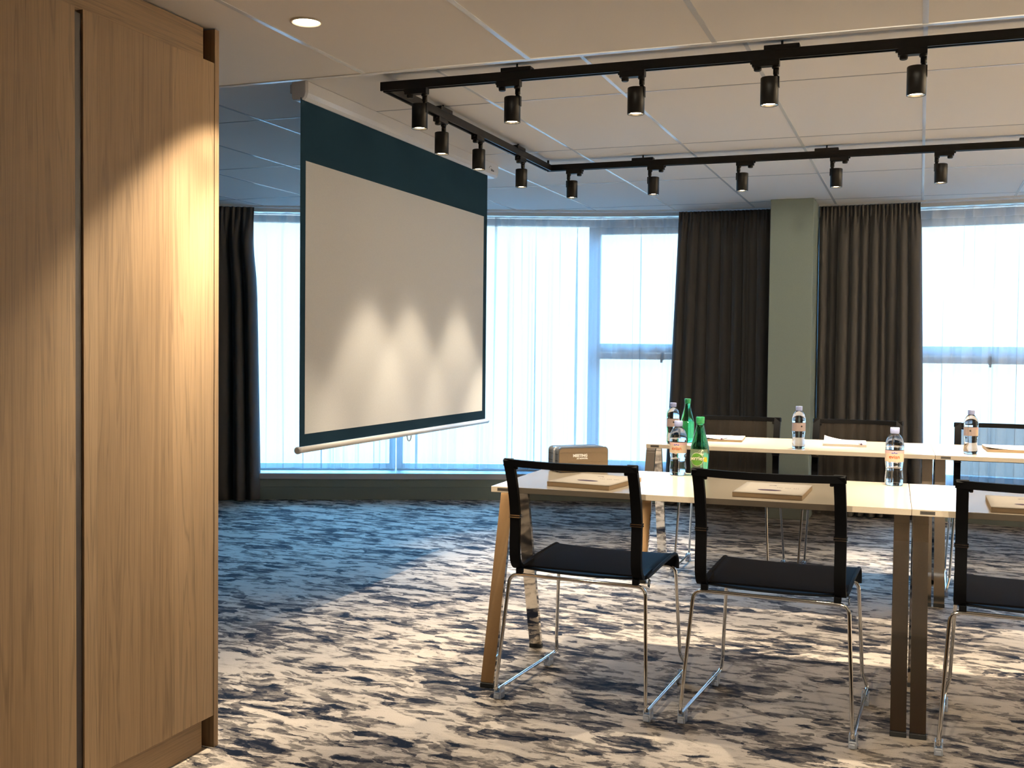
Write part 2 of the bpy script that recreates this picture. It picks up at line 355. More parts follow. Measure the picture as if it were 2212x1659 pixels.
# main ceiling with its grid
def ceil_grid(mb, z, x0, x1, y0, y1, ybars, xj, wy=.0150):
    for k in range(-14, 9):
        x = -.005 + .6075 * k
        if x0 < x < x1: mb.bb(x - wy / 2, x + wy / 2, y0, y1, z - .0022, z + .002, 1)
    for y in xj:
        if y0 < y < y1: mb.bb(x0, x1, y - .0014, y + .0010, z - .0008, z + .002, 2); mb.bb(x0, x1, y + .0010, y + .0075, z - .0014, z + .002, 1)
mb = MB()
X = xs(-7.5, 4.1, 60)
lo = [Vector((x, YS, ZC)) for x in X]; hi = [WPt(x, .50, ZC) for x in X]
mb.grid([lo, hi], sm=False, flip=True); mb.grid([[p + Vector((0, 0, .1)) for p in lo], [p + Vector((0, 0, .1)) for p in hi]], sm=False)
mb.grid([hi, [p + Vector((0, 0, .1)) for p in hi]], sm=False, flip=True)
ceil_main = mb
for k in range(-11, 7):
    x = -.005 + .6075 * k; ye = Wy(x) + .05
    ceil_main.bb(x - .0075, x + .0075, YS + .03, ye, ZC - .0022, ZC + .002, 1)
for y in (4.60, 5.812, 7.024, 8.236):
    xa = -7.3
    while Wy(xa) < y - .03 and xa < 4: xa += .05
    xb = 4.0
    while Wy(xb) < y - .03 and xb > -7: xb -= .05
    ceil_main.bb(xa, xb, y - .0014, y + .0010, ZC - .0008, ZC + .002, 2); ceil_main.bb(xa, xb, y + .0010, y + .0075, ZC - .0014, ZC + .002, 1)
struct('ceiling', ceil_main, [M['ceil'], M['bar'], M['gap']])
mb = MB(); mb.bb(-7.4, 4.0, YB, YS - .02, ZS, ZC + .1)
ceil_grid(mb, ZS, -7.3, 4.0, YB, YS - .022, None, (2.19, .97, -.25), .0165)
struct('ceiling_soffit', mb, [M['ceil'], M['bar'], M['gap']])
mb = MB(); mb.bb(-7.4, 4.0, YS - .020, YS, ZS - .003, ZC); struct('trim_2', mb, M['bar'])
mb = MB(); mb.bb(-1.043, -.736, 8.138, 8.95, 0, ZC); struct('wall_pillar', mb, M['sage'], bevel=.004)

# ------------------------------------------------------------------ windows
def rectframe(mb, A, B, z0, z1, w, d, mi=0, nrm=None):
    """frame of four bars between plan points A and B"""
    t = (B - A).normalized(); L = (B - A).length; n = nrm or Vector((-t.y, t.x, 0)); rot = Matrix((t, n, Vector((0, 0, 1)))).transposed()
    c = (A + B) / 2
    for p, size in (((A + t * w / 2), (w, d, z1 - z0)), ((B - t * w / 2), (w, d, z1 - z0))):
        mb.box((p.x, p.y, (z0 + z1) / 2), size, mi, rot)
    for z in (z0 + w / 2, z1 - w / 2): mb.box((c.x, c.y, z), (L - 2 * w, d, w), mi, rot)
def window(n, x0, x1, casement=False, handle=None):
    A, B = WPt(x0, .33), WPt(x1, .33); A.z = B.z = 0
    root = bpy.data.objects.new('window_%d' % n, None); COL.objects.link(root); root['kind'] = 'structure'
    t = (B - A).normalized(); nn = Vector((-t.y, t.x, 0))
    mb = MB(); rectframe(mb, A, B, .213, 2.30, .05, .08)
    obj('window_frame', mb, M['frame'], root, bevel=.004)
    if casement:
        a, b = A + t * .044 - nn * .015, B - t * .044 - nn * .015
        mb = MB(); rectframe(mb, a, b, 1.2035, 2.265, .052, .07); mb.box(((a.x + b.x) / 2, (a.y + b.y) / 2, 1.262), ((b - a).length - .1, .068, .030), 0, Matrix((t, nn, Vector((0, 0, 1)))).transposed()); mb.box(((a.x + b.x) / 2, (a.y + b.y) / 2, 2.20), ((b - a).length - .1, .066, .04), 0, Matrix((t, nn, Vector((0, 0, 1)))).transposed()); obj('upper_sash', mb, M['frame'], root, bevel=.004)
        mb = MB(); rectframe(mb, a, b, .26, 1.2018, .052, .07); obj('lower_sash', mb, M['frame'], root, bevel=.004)
        if handle is not None:
            p = A + t * handle - nn * .06; mb = MB(); mb.box((p.x, p.y, 1.175), (.022, .02, .06)); mb.box((p.x, p.y - .03, 1.15), (.014, .03, .05)); obj('window_handle', mb, M['black'], root, bevel=.003)
    mb = MB(); c = (A + B) / 2; rot = Matrix((t, nn, Vector((0, 0, 1)))).transposed()
    mb.box((c.x, c.y, 1.25), ((B - A).length - .08, .006, 2.02), 0, rot); obj('pane', mb, M['glass'], root)
    # daylight portal
    L = bpy.data.lights.new('daylight', 'AREA'); L.shape = 'RECTANGLE'; L.size = (B - A).length; L.size_y = 2.05; L.cycles.is_portal = True
    lo_ = bpy.data.objects.new('daylight', L); COL.objects.link(lo_); lo_.parent = root
    p = c + nn * .06
    lo_.matrix_world = Matrix((( t.x, 0, nn.x, p.x), (t.y, 0, nn.y, p.y), (0, 1, 0, 1.25), (0, 0, 0, 1)))
    return root
window(1, -5.30, -3.95); window(2, -3.94, -2.43)
window(3, -2.50, -1.08, True, .62); window(4, -.72, .90, True, 1.2); window(5, .91, 2.6, True)

# ------------------------------------------------------------------ curtains and sheers
def drape(x0, x1, off, ztop, zbot, amp, nf, seed, flare=0.0, flarel=0.0, head=.10, headamp=.5, headmul=2, mats=None, rows=26, band=0.0, sway=.3, step=14, pinch=0.0, over=(0, 0), pleat=False):
    rnd = random.Random(seed); n = nf * step
    ph = [rnd.uniform(.55, 1.45) for _ in range(nf + 4)]; tot = sum(ph[:nf]); acc = [0]
    for a in ph[:nf]: acc.append(acc[-1] + a / tot)
    hts = [rnd.uniform(.55, 1.2) for _ in range(nf + 4)]; drift = [rnd.uniform(-1, 1) for _ in range(nf + 4)]; ovr = [rnd.uniform(*over) if rnd.random() < .75 else 0 for _ in range(nf + 4)]
    hz = [0, .35, .7, .95, 1.0]
    zs = [ztop - head * q for q in hz] + [ztop - head - (ztop - head - zbot) * (i / (rows - 1)) for i in range(1, rows)]
    P = []
    for ri, z in enumerate(zs):
        v = (ztop - z) / (ztop - zbot); hd = max(0, 1 - max(0, (ztop - z) - head * .8) / (head * 1.6))
        row = []
        for j in range(n + 1):
            s = j / n; k = 0
            while k < nf - 1 and s > acc[k + 1]: k += 1
            loc = (s - acc[k]) / (acc[k + 1] - acc[k])
            w = max(0, math.sin(math.pi * loc)) ** 1.3 * hts[k] * (1 if k % 2 else -.85)
            if pleat: w = (2 * (1 - max(0, math.sin(math.pi * loc)) ** .5) - 1) * hts[k]
            hh = math.sin(2 * math.pi * s * nf * headmul / 2 + seed) * .7 + .3 * math.sin(2 * math.pi * s * nf * headmul * .77)
            y = amp * ((1 - hd) * w * (.75 + .35 * v) + hd * hh * headamp)
            y += amp * .25 * math.sin(3 * v + drift[k]) * (1 - hd)
            x = x0 + (x1 - x0) * s
            cx = (s - .5) * 2
            x += (-1 if pleat else 1) * (x1 - x0) * (acc[k + 1] - acc[k]) * ovr[k] * math.sin(2 * math.pi * loc) * (1 - .85 * hd) * (.6 + .4 * math.sin(2.2 * v + drift[k] * 3))
            x += sway * .05 * (x1 - x0) / nf * drift[k] * math.sin(v * 3.0) * (1 - hd)
            x += (flare * max(0, cx) + flarel * -max(0, -cx)) * v
            x -= pinch * cx * math.exp(-((v - .12) / .10) ** 2)
            q = WPt(x, off); nrm = Wn(x)
            row.append((q.x + nrm.x * y, q.y + nrm.y * y, z))
        P.append(row)
    mb = MB()
    nb = 4
    mb.grid(P, sm=True, mif=(lambda i, j: 1 if i < nb else 0) if band else None)
    return mb
def curtain(name, label, group, mats, **k):
    o = obj(name, drape(**k), mats); tag(o, label, 'curtain', group); return o
g = 'dark pleated curtains'
for nm, lab, k in (
    ('curtain', 'dark charcoal pleated curtain hanging beside the wardrobe, near the projection screen', dict(x0=-5.95, x1=-4.955, off=-.075, ztop=2.318, zbot=.012, amp=.075, nf=10, over=(.05, .16), pleat=True, step=24, headmul=5, headamp=.18, seed=3, flare=.035, pinch=.02)),
    ('curtain', 'dark brown pleated curtain between the sheer and the green pillar', dict(x0=-1.80, x1=-1.02, off=-.085, ztop=2.312, zbot=.012, amp=.075, nf=10, over=(.05, .16), pleat=True, step=24, headmul=5, headamp=.18, seed=5, flarel=.09, head=.085)),
    ('curtain', 'dark brown pleated curtain beyond the green pillar, above the middle of the far table', dict(x0=-.725, x1=-.012, off=-.075, ztop=2.318, zbot=.012, amp=.075, nf=10, over=(.05, .16), pleat=True, step=24, headmul=5, headamp=.18, seed=11, flare=.06, head=.085))):
    o = curtain(nm, lab, g, M['curtain'], **k)
    s_ = o.modifiers.new('thick', 'SOLIDIFY'); s_.thickness = .003
g = 'white sheer curtains'
for lab, k in (
    ('white sheer curtain panel glowing behind the projection screen', dict(x0=-5.05, x1=-3.20, nf=30, seed=21, flare=-.02)),
    ('white sheer curtain panel between the screen edge and the pillar, window bar showing through', dict(x0=-3.22, x1=-1.55, nf=26, seed=22)),
    ('white sheer curtain at the end of the far table, beyond the last dark curtain', dict(x0=-.10, x1=2.4, nf=36, seed=23))):
    curtain('sheer_curtain', lab, g, [M['sheer'], M['sheerband']], off=.135, ztop=2.302, zbot=.238, amp=.034, head=.082, headamp=.7, headmul=1, band=1, step=18, rows=22, sway=.8, over=(.12, .34), **k)
# rails
def railmb(x0, x1, off, z0, z1, w):
    mb = MB(); X = xs(x0, x1, 50)
    mb.strip([WPt(x, off, (z0 + z1) / 2) for x in X], (0, 0, 1), z1 - z0, w); return mb
tag(obj('curtain_rail', railmb(-7, 3.4, -.06, ZC - .014, ZC, .022), M['rail']), 'white ceiling rail carrying the dark pleated curtains', 'curtain rail')
tag(obj('curtain_rail', railmb(-7, 3.4, .135, ZC - .024, ZC, .026), M['rail']), 'white ceiling rail above the sheers, nearer the window glass', 'curtain rail')

# ------------------------------------------------------------------ wardrobe
XW = -1.996
w = thing('wardrobe', 'tall built-in oak wardrobe with two doors and a dark grip slot between them', 'wardrobe', (XW - .3, 1.4, 0))
def wp(name, mb, m, parent=w, **k):
    o = obj(name, mb, m, parent, **k); o.matrix_parent_inverse = Matrix.Translation(-Vector((XW - .3, 1.4, 0))) if parent is w else Matrix.Identity(4); return o
mb = MB(); mb.bb(XW - .62, XW - .045, -.99, 2.768, .0, ZS - .004); wp('carcass', mb, M['reveal'])
mb = MB(); mb.bb(XW - .02, XW, 2.2195, 2.7665, .100, 2.0725); wp('door', mb, M['oak'], bevel=.001)
mb = MB(); mb.bb(XW - .02, XW, 1.46, 2.1915, .100, 2.0725); wp('door', mb, M['oak'], bevel=.001)
mb = MB(); mb.bb(XW - .02, XW, .70, 1.457, .100, 2.0725); mb.bb(XW - .02, XW, -.06, .672, .1, 2.0725); wp('door', mb, M['oak'], bevel=.001)
mb = MB(); mb.bb(XW - .044, XW - .006, 2.1912, 2.2198, .100, 2.062); wp('grip_channel', mb, M['grip'])
mb = MB(); mb.bb(XW - .04, XW - .022, -.99, 2.742, 2.055, ZS - .004); wp('cornice', mb, M['oak_h'])
mb = MB(); mb.bb(XW - .04, XW - .022, -.99, 2.738, .0, .115); wp('plinth', mb, M['oak_h'])
mb = MB(); mb.bb(XW - .62, XW, 2.7695, 2.7905, 0, ZS - .003); wp('side_panel', mb, M['oak'], bevel=.001)

# ------------------------------------------------------------------ lights
WARM = (1, .86, .65)
def spotlight(name, loc, power, size, blend, parent=None, color=WARM, rad=.02, tilt=(0, 0, 0)):
    L = bpy.data.lights.new(name, 'SPOT'); L.energy = power; L.spot_size = R(size); L.spot_blend = blend; L.color = color; L.shadow_soft_size = rad
    o = bpy.data.objects.new(name, L); COL.objects.link(o); o.location = loc; o.rotation_euler = tilt
    if parent is not None: o.parent = parent
    return o
dl = thing('downlight', 'round recessed downlight glowing in the ceiling beside the wardrobe', 'ceiling light', (-1.700, 2.800, ZS))
mb = MB(); mb.lathe([(.047, -.0005), (.0475, -.004), (.041, -.0045), (.0385, .004)], 40, cap=False); obj('trim_ring', mb, M['trimring'], dl)
mb = MB(); mb.lathe([(.0385, -.0008), (.02, -.0018), (.001, -.002)], 40, cap=False); obj('lens', mb, M['led2'], dl)
for P_w, a_, b_, tx_, ty_ in ((62, 96, .22, 0, 0), (195, 42, 1, 0, 16), (195, 46, 1, -20, 15)): spotlight('lamp_beam', (0, 0, -.012), P_w, a_, b_, dl, rad=.03, tilt=(R(tx_), R(ty_), 0))
for p, e, a in (((-1.60, 1.0, ZS - .01), 22, 96), ((-.49, 2.8, ZS - .01), 5, 96), ((.72, 2.8, ZS - .01), 6, 96), ((1.93, 2.8, ZS - .01), 14, 96)):
    spotlight('room_or_fill_light', p, e, a, .5, rad=.03)
def aim(p, q, e, a, blend=.6):      # swivelling ceiling spots behind the camera, and the added wall-wash fill
    d = (Vector(q) - Vector(p)).to_track_quat('-Z', 'Y').to_euler(); spotlight('room_or_fill_light', p, e, a, blend, rad=.06, tilt=d)
for x in (-.62, .95, 1.9): aim((x, -.75, 2.12), (x * .75 + .05, 5.2, .98), 300, 46)
for y in (4.3, 5.3, 6.2, 7.0): aim((2.7, y, 2.28), (4.0, y, 1.35), 1050, 100)  # added fill: strong spots bounced off the unseen cream wall to lift the ambient

# track
ZT0, ZT1 = 2.269, 2.304; YF0, YB0 = 3.990, 6.115; XT0, XT1 = -2.077, 1.95
tr = thing('lighting_track', 'black rectangular lighting track hung just below the ceiling above the tables', 'lighting track', (XT0, YF0, ZT0))
def rail(y_or_x, horizontal, a, b):
    mb = MB()
    if horizontal:
        y0, y1 = y_or_x
        for q0, q1, z0, z1 in ((y0, y1, .012, .035), (y0, y0 + .009, 0, .013), (y1 - .009, y1, 0, .013)): mb.bb(a - XT0, b - XT0, q0 - YF0, q1 - YF0, z0, z1)
    else:
        x0, x1 = y_or_x
        for q0, q1, z0, z1 in ((x0, x1, .012, .035), (x0, x0 + .009, 0, .013), (x1 - .009, x1, 0, .013)): mb.bb(q0 - XT0, q1 - XT0, a - YF0, b - YF0, z0, z1)
    return mb
obj('rail', rail((YF0, YF0 + .035), True, XT0, XT1), M['black'], tr)
obj('rail', rail((YB0 - .035, YB0), True, XT0, XT1), M['black'], tr)
obj('rail', rail((XT0, XT0 + .035), False, YF0 + .0345, YB0 - .0345), M['black'], tr)
obj('rail', rail((XT1 - .035, XT1), False, YF0 + .0345, YB0 - .0345), M['black'], tr)
def hanger(x, y, along):
    mb = MB(); h = ZT1 - ZT0
    a, b = ((.062, .022) if along else (.022, .062))
    mb.bb(x - XT0 - a, x - XT0 + a, y - YF0 - b, y - YF0 + b, h - .004, h + .014)
    mb.bb(x - XT0 - .004, x - XT0 + .004, y - YF0 - .004, y - YF0 + .004, h + .012, ZC - ZT0 + .001)
    obj('ceiling_hanger', mb, M['black'], tr, bevel=.002)
for x in (-1.49, -.483, .52, 1.5): hanger(x, YF0 + .0175, True)
for x in (-1.498, -.491, .51, 1.5): hanger(x, YB0 - .0175, True)
for y in (4.573, 5.564): hanger(XT0 + .0175, y, False)
mb = MB(); mb.bb(.004, .014, YB0 - YF0 - .02, YB0 - YF0 - .01, .03, ZC - ZT0 + .001); obj('corner_pin', mb, M['black'], tr)

def make_spot(label):
    """hangs at origin (underside of track); adapter runs towards -x, stem above can's +x rim"""
    t = thing('track_spotlight', label, 'spotlight', group='spotlights on the black track')
    mb = MB(); mb.bb(-.062, .034, -.0165, .0165, -.022, .002); mb.bb(-.070, -.060, -.006, .006, -.010, -.002)
    mb.lathe([(.011, -.036), (.014, -.033), (.014, -.021)], 16, (-.043, 0, 0)); mb.lathe([(.010, -.032), (.013, -.030), (.013, -.021)], 16, (.020, 0, 0))
    obj('adapter', mb, M['black'], t, bevel=.002)
    mb = MB(); mb.lathe([(.0085, -.068), (.0085, -.030)], 16, (.022, 0, 0)); mb.lathe([(.0105, -.052), (.0105, -.030)], 16, (.022, 0, 0)); mb.bb(.0265, .0345, -.009, .009, -.098, -.060)
    obj('stem', mb, M['black'], t)
    mb = MB(); mb.lathe([(.0300, -.062), (.0315, -.0635), (.0320, -.066), (.0320, -.1600), (.0305, -.1605), (.0300, -.158), (.0298, -.150), (.0298, -.0625)], 36, cap=False); mb.lathe([(.0300, -.0625), (.0005, -.0605)], 36, cap=False)
    obj('housing', mb, M['black'], t)
    mb = MB(); mb.lathe([(.0295, -.1590), (.0250, -.1555), (.0232, -.1535)], 36, cap=False); obj('reflector', mb, M['ring'], t)
    mb = MB(); mb.lathe([(.0233, -.1535), (.013, -.1560), (.0005, -.1568)], 30, cap=False); obj('lens', mb, M['led'], t)
    return t
ords = ['first', 'second', 'third', 'fourth', 'fifth', 'sixth']
sp = make_spot('x'); used = [False]
def put_spot(x, y, rz, label, power, size=68):
    if not used[0]: o = sp; used[0] = True; o.location = (x, y, ZT0); o.rotation_euler.z = rz; o['label'] = label
    else: o = dup(sp, (x, y, ZT0), rz, label)
    spotlight('lamp_beam', (0, 0, -.163), power, size, .45, o, rad=.016)
    return o
for i, x in enumerate((-1.907, -1.509, -1.015, -.525, -.031, .46)):
    put_spot(x, YF0 + .0175, 0, 'black cylinder spotlight, %s from the screen on the track arm nearest the soffit' % ords[i], 42, 60)
for i, x in enumerate((-1.919, -1.436, -.937, -.439, .082, .57)):
    put_spot(x, YB0 - .0175, math.pi, 'black cylinder spotlight, %s from the screen on the track arm nearest the windows' % ords[i], 76, 60)
for i, (y, lab) in enumerate(((4.562, 'nearest the soffit'), (5.007, 'in the middle'), (5.621, 'nearest the windows'))):
    put_spot(XT0 + .0175, y, -math.pi / 2 * -1, 'black cylinder spotlight on the short track arm beside the screen, the one %s' % lab, 6)
for p in ((.95, YF0, 2.1), (1.45, YF0, 2.1), (1.06, YB0, 2.1), (1.55, YB0, 2.1), (1.93, 4.6, 2.1), (1.93, 5.4, 2.1)):
    spotlight('room_or_fill_light', p, 60, 68, .45, rad=.016)

# ------------------------------------------------------------------ projection screen
ps = thing('projection_screen', 'white pull-down projection screen with wide dark borders hanging from a white ceiling case', 'projection screen', (-2.43, 5.0, ZC))
def P_(mb_pts): return mb_pts
O = Vector((-2.43, 5.0, ZC))
prof = [(-.047, -.001), (.020, -.001), (.020, -.050), (.015, -.068), (.004, -.080), (-.040, -.080), (-.047, -.072)]
def extr(prof, y0, y1):
    mb = MB(); n = len(prof); a = mb.add([(x, y0, z) for x, z in prof]); b = mb.add([(x, y1, z) for x, z in prof])
    for i in range(n): j = (i + 1) % n; mb.face([a + i, a + j, b + j, b + i])
    mb.face([a + i for i in range(n)][::-1]); mb.face([b + i for i in range(n)]); return mb
obj('case', extr(prof, 3.985 - 5, 6.155 - 5), M['case'], ps, bevel=.003)
obj('end_cap', extr(prof, 3.965 - 5, 3.986 - 5), M['casecap'], ps, bevel=.003); obj('end_cap', extr(prof, 6.154 - 5, 6.175 - 5), M['case'], ps, bevel=.003)
mb = MB(); mb.bb(-.062, -.046, 3.975 - 5, 4.01 - 5, -.050, -.012); obj('wall_bracket', mb, M['casecap'], ps, bevel=.003)
def rot_xz(mb): return mb
mb = MB(); mb.bb(-.0008, .0008, 3.96 - 5, 6.045 - 5, .806 - ZC, 2.262 - ZC); fab = obj('screen_fabric', mb, M['border'], ps)
mb = MB(); mb.bb(.0008, .0014, 4.0 - 5, 5.992 - 5, .8575 - ZC, 2.006 - ZC); f2 = obj('viewing_area', mb, M['screen'], fab); f2['label'] = 'white viewing area'
mb = MB(); mb.tube([(0, 3.945 - 5, .792 - ZC), (0, 6.082 - 5, .792 - ZC)], .0135, 16); obj('bottom_bar', mb, M['rod'], ps)
mb = MB(); mb.lathe([(.0145, 0), (.0155, .004), (.0155, .014), (.012, .018)], 16, (0, 3.958 - 5, .792 - ZC), axis=Matrix(((1, 0, 0), (0, 0, -1), (0, 1, 0)))); obj('bar_cap', mb, M['casecap'], ps)
mb = MB(); mb.tube([(0, .01 + .024 * math.cos(a), .780 - ZC - .028 * math.sin(a)) for a in [math.pi * k / 12 for k in range(13)]], .003, 8); obj('pull_loop', mb, M['rod'], ps)
mb = MB(); mb.tube([(.0206, 6.045 - 5 + .022 * math.cos(a) , -.042 + .016 * math.sin(a)) for a in [math.pi * (.35 + .6 * k / 8) for k in range(9)]], .0011, 6)
for k in range(5): mb.bb(.0198, .0206, 6.052 - 5 + k * .010, 6.0585 - 5 + k * .010, -.052, -.042 + (.004 if k in (0, 2) else 0))
obj('maker_mark', mb, M['logo'], ps)

# ------------------------------------------------------------------ tables
def make_table(label, L, legs):
    """origin at front-left corner on the floor, x along the front edge, y back"""
    t = thing('meeting_table', label, 'table', group='maple tables with chrome A-frame legs')
    mb = MB(); mb.bb(0, L, 0, .70, .7195, .74, 0); o = obj('tabletop', mb, [M['laminate']], t, bevel=.0015)
    mb = MB(); mb.bb(.024, .068, -.0012, .002, .7245, .7355); mb2 = obj('name_plate', mb, M['plate'], t)
    mb = MB()
    for k in range(9): mb.bb(.0285 + k * .0040, .0315 + k * .0040, -.0016, -.001, .7282, .7322 - (.0008 if k % 3 else 0))
    obj('plate_print', mb, M['plate2'], mb2)
    mb = MB(); mb.bb(.10, L - .10, .30, .34, .690, .7195); obj('cross_rail', mb, M['black'], t)
    for lx in legs:
        c = .345
        path = fillet([(lx, c - .282, .016), (lx, c - .075, .7085), (lx, c + .075, .7085), (lx, c + .282, .016)], [0, .055, .055, 0], 7)
        mb = MB(); mb.strip(path, (1, 0, 0), .049, .021); lg = obj('leg_frame', mb, M['legchrome'], t, bevel=.002)
        for sgn in (-1, 1):
            mb = MB(); y = c + sgn * .2835; mb.bb(lx - .0255, lx + .0255, y - .014, y + .014, 0, .017); obj('foot_cap', mb, M['rubber'], lg, bevel=.002)
            mb = MB(); yy = c + sgn * .0905; mb.box((lx, yy, .660), (.0500, .0220, .0014), 0, Matrix.Rotation(R(-16.5) * sgn, 3, 'X')); obj('leg_joint', mb, M['rubber'], lg)
    return t
T1 = make_table('long maple table in the near row, under the pad and box at its screen end', 1.400, (-.028, 1.375))
T1.location = (-1.414, 3.581, 0); T1.rotation_euler.z = R(1.28)
T2 = make_table('maple table continuing the near row, a bottle just before its joint', 1.40, (.033, 1.37)); T2.location = (-.0132, 3.6124, 0); T2.rotation_euler.z = R(1.2)
T3 = dup(T1, (-1.322, 5.532, 0), R(1.35), 'long maple table in the far row by the pillar, under three bottles')
T4 = dup(T2, (.0795, 5.565, 0), R(1.35), 'maple table at the end of the far row, in front of the last sheer')

# ------------------------------------------------------------------ chairs
def make_chair(label):
    t = thing('conference_chair', label, 'chair', group='black net-back sled chairs')
    prof = [(-.300, .848), (-.281, .81), (-.262, .765), (-.243, .70), (-.234, .64), (-.235, .58), (-.236, .53), (-.230, .492), (-.208, .466), (-.165, .459), (-.10, .462), (.02, .472), (.15, .480), (.195, .481), (.226, .470), (.240, .445), (.241, .420)]
    pc = catmull([(0, y, z) for y, z in prof], 4)
    def at(s): k = s * (len(pc) - 1); i = min(int(k), len(pc) - 2); return pc[i].lerp(pc[i + 1], k - i)
    split = 9 * 4          # index where the back becomes the seat
    hw = .238
    bow = lambda x, z: -.045 * max(0, min(1, (z - .46) / .36)) * (1 - (x / .22) ** 2)
    mb = MB()
    for sx in (-1, 1):
        pts = [Vector((sx * (hw - .0175), p.y, p.z)) for p in pc[:split + 6]]
        wid = [.035] * (split - 2) + [.030, .026, .022, .020, .018, .016, .016, .016][:8]
        mb.strip(pts, (1, 0, 0), wid[:len(pts)] + [.016] * max(0, len(pts) - len(wid)), .016)
        mb.box((sx * (hw - .041), -.288, .820), (.012, .012, .012))
    top = []
    for k in range(25):
        x = -hw + 2 * hw * k / 24; top.append((x, -.2955 + bow(x, .84) , .8375))
    mb.strip(top, (0, 0, 1), .0235, .017)
    obj('back_frame', mb, M['blackf'], t, bevel=.003)
    for sx in (-1, 1):
        mb = MB(); mb.bb(sx * (hw - .018) - .0205, sx * (hw - .018) + .0205, -.2475, -.2215, .640, .6435); mb.bb(sx * (hw - .018) - .0205, sx * (hw - .018) + .0205, -.2475, -.2215, .6470, .6505)
        obj('frame_clip', mb, M['legchrome'], t)
    rows = []
    for p in pc[2:split + 2]:
        rows.append([(x, p.y + bow(x, p.z), p.z) for x in xs(-.205, .205, 12)])
    mb = MB(); mb.grid(rows); o = obj('back_net', mb, M['mesh'], t); o['label'] = 'see-through dark net'
    rows = []
    for p in pc[split - 1:]:
        e = min(1, max(0, (p.y + .2) / .05)); hwx = .222 + .012 * e
        rows.append([(x, p.y, p.z - .010 * (1 - (x / .24) ** 2) * (1 if p.y < .19 else max(0, 1 - (p.y - .19) / .05))) for x in xs(-hwx, hwx, 14)])
    mb = MB(); mb.grid(rows)
    for sx in (-1, 1): mb.tube([(sx * (.222 + .012 * min(1, max(0, (p.y + .2) / .05))), p.y, p.z - .003) for p in pc[split:]], .0062, 8)
    o = obj('seat', mb, M['seatcloth'], t); s_ = o.modifiers.new('thick', 'SOLIDIFY'); s_.thickness = .007; s_.offset = -1
    C = [(-.247, -.215, .436), (.247, -.215, .436), (.272, -.277, .034), (.262, .292, .034), (.247, .243, .098), (.231, .222, .428), (-.231, .222, .428), (-.247, .243, .098), (-.262, .292, .034), (-.272, -.277, .034)]
    mb = MB(); mb.tube(fillet(C, [.035, .035, .022, .02, .03, .035, .035, .03, .02, .022], 6, True), .0064, 12, True); obj('sled_frame', mb, M['chrome'], t)
    for sx in (-1, 1):
        mb = MB(); mb.bb(sx * .212 - .011, sx * .212 + .011, -.222, -.198, .440, .460)
        obj('frame_bracket', mb, M['blackf'], t, bevel=.003)
    for sx in (-1, 1):
        for y in (-.243, .205):
            x = sx * (.2715 - .01 * (y + .28) / .57); mb = MB()
            mb.bb(x - .013, x + .013, y - .019, y + .019, 0, .024); mb.bb(x - .013, x - .0075, y - .019, y + .019, .023, .044); mb.bb(x + .0075, x + .013, y - .019, y + .019, .023, .044); mb.bb(x - .010, x + .010, y - .03, y - .018, .004, .020)
            g_ = obj('glide', mb, M['clear'], t, bevel=.003); g_['label'] = 'clear plastic glide'
    mb = MB(); rt = Matrix.Rotation(R(-28), 3, 'X'); mb.box((.240, -.150, .437), (.002, .024, .026), 0, rt); tg = obj('cloth_tag', mb, M['tagc'], t)
    mb = MB(); mb.box((.2414, -.150, .437), (.0008, .010, .010), 0, rt); mb.box((.2414, -.150, .437), (.0012, .004, .004), 1, rt); obj('tag_print', mb, [M['tagp'], M['tagc']], tg)
    return t
C1 = make_chair('black net-back chair at the near table, closest to the wardrobe, box behind it')
C1.location = (-1.076, 3.771, 0); C1.rotation_euler.z = R(-3.2)
dup(C1, (-.4265, 3.768, 0), R(-3.0), 'black net-back chair at the middle of the near table, green bottle over its corner')
dup(C1, (.358, 3.785, 0), R(-2.0), 'black net-back chair at the near table beyond the table joint, cut by the picture edge')
dup(C1, (-.972, 6.045, 0), R(180), 'chair facing us behind the far table, its net against the curtain and pillar edge')
dup(C1, (-.322, 6.055, 0), R(179), 'chair facing us behind the far table, just past the pillar')
dup(C1, (.415, 6.10, 0), R(178.5), 'chair facing us behind the far table, its net against the white sheer')

# ------------------------------------------------------------------ writing
def text_mb(body, size, mi=0, bold=.0, depth=.0006, align='CENTER'):
    c = bpy.data.curves.new('t', 'FONT'); c.body = body; c.size = size; c.align_x = align; c.align_y = 'CENTER'; c.offset = bold; c.extrude = depth / 2; c.resolution_u = 3
    o = bpy.data.objects.new('t', c); COL.objects.link(o); bpy.context.view_layer.update()
    me = bpy.data.meshes.new_from_object(o.evaluated_get(bpy.context.evaluated_depsgraph_get()))
    mb = MB(); mb.add([v.co for v in me.vertices])
    for p in me.polygons: mb.face(list(p.vertices), mi)
    COL.objects.unlink(o); bpy.data.objects.remove(o); bpy.data.curves.remove(c); bpy.data.meshes.remove(me)
    return mb
def wrap(mb, r, ang, z, rf=None):
    """flat xy shape -> round a vertical cylinder of radius r, centred on direction ang"""
    out = []
    for x, y, d in mb.v:
        q = (rf(z + y) if rf else r); a = ang + x / q
        out.append(((q + d) * math.cos(a), (q + d) * math.sin(a), z + y))
    mb.v = out; return mb
def merge(a, b):
    n = len(a.v); a.v += b.v
    for f, m, s in zip(b.f, b.m, b.s): a.f.append([i + n for i in f]); a.m.append(m); a.s.append(s)
    return a
def poly(pts, d, mi=0):
    mb = MB(); n = len(pts); mb.add([(x, y, d) for x, y in pts]); mb.face(list(range(n)), mi); return mb
def shift(mb, dx, dy, dz=0): mb.v = [(x + dx, y + dy, z + dz) for x, y, z in mb.v]; return mb

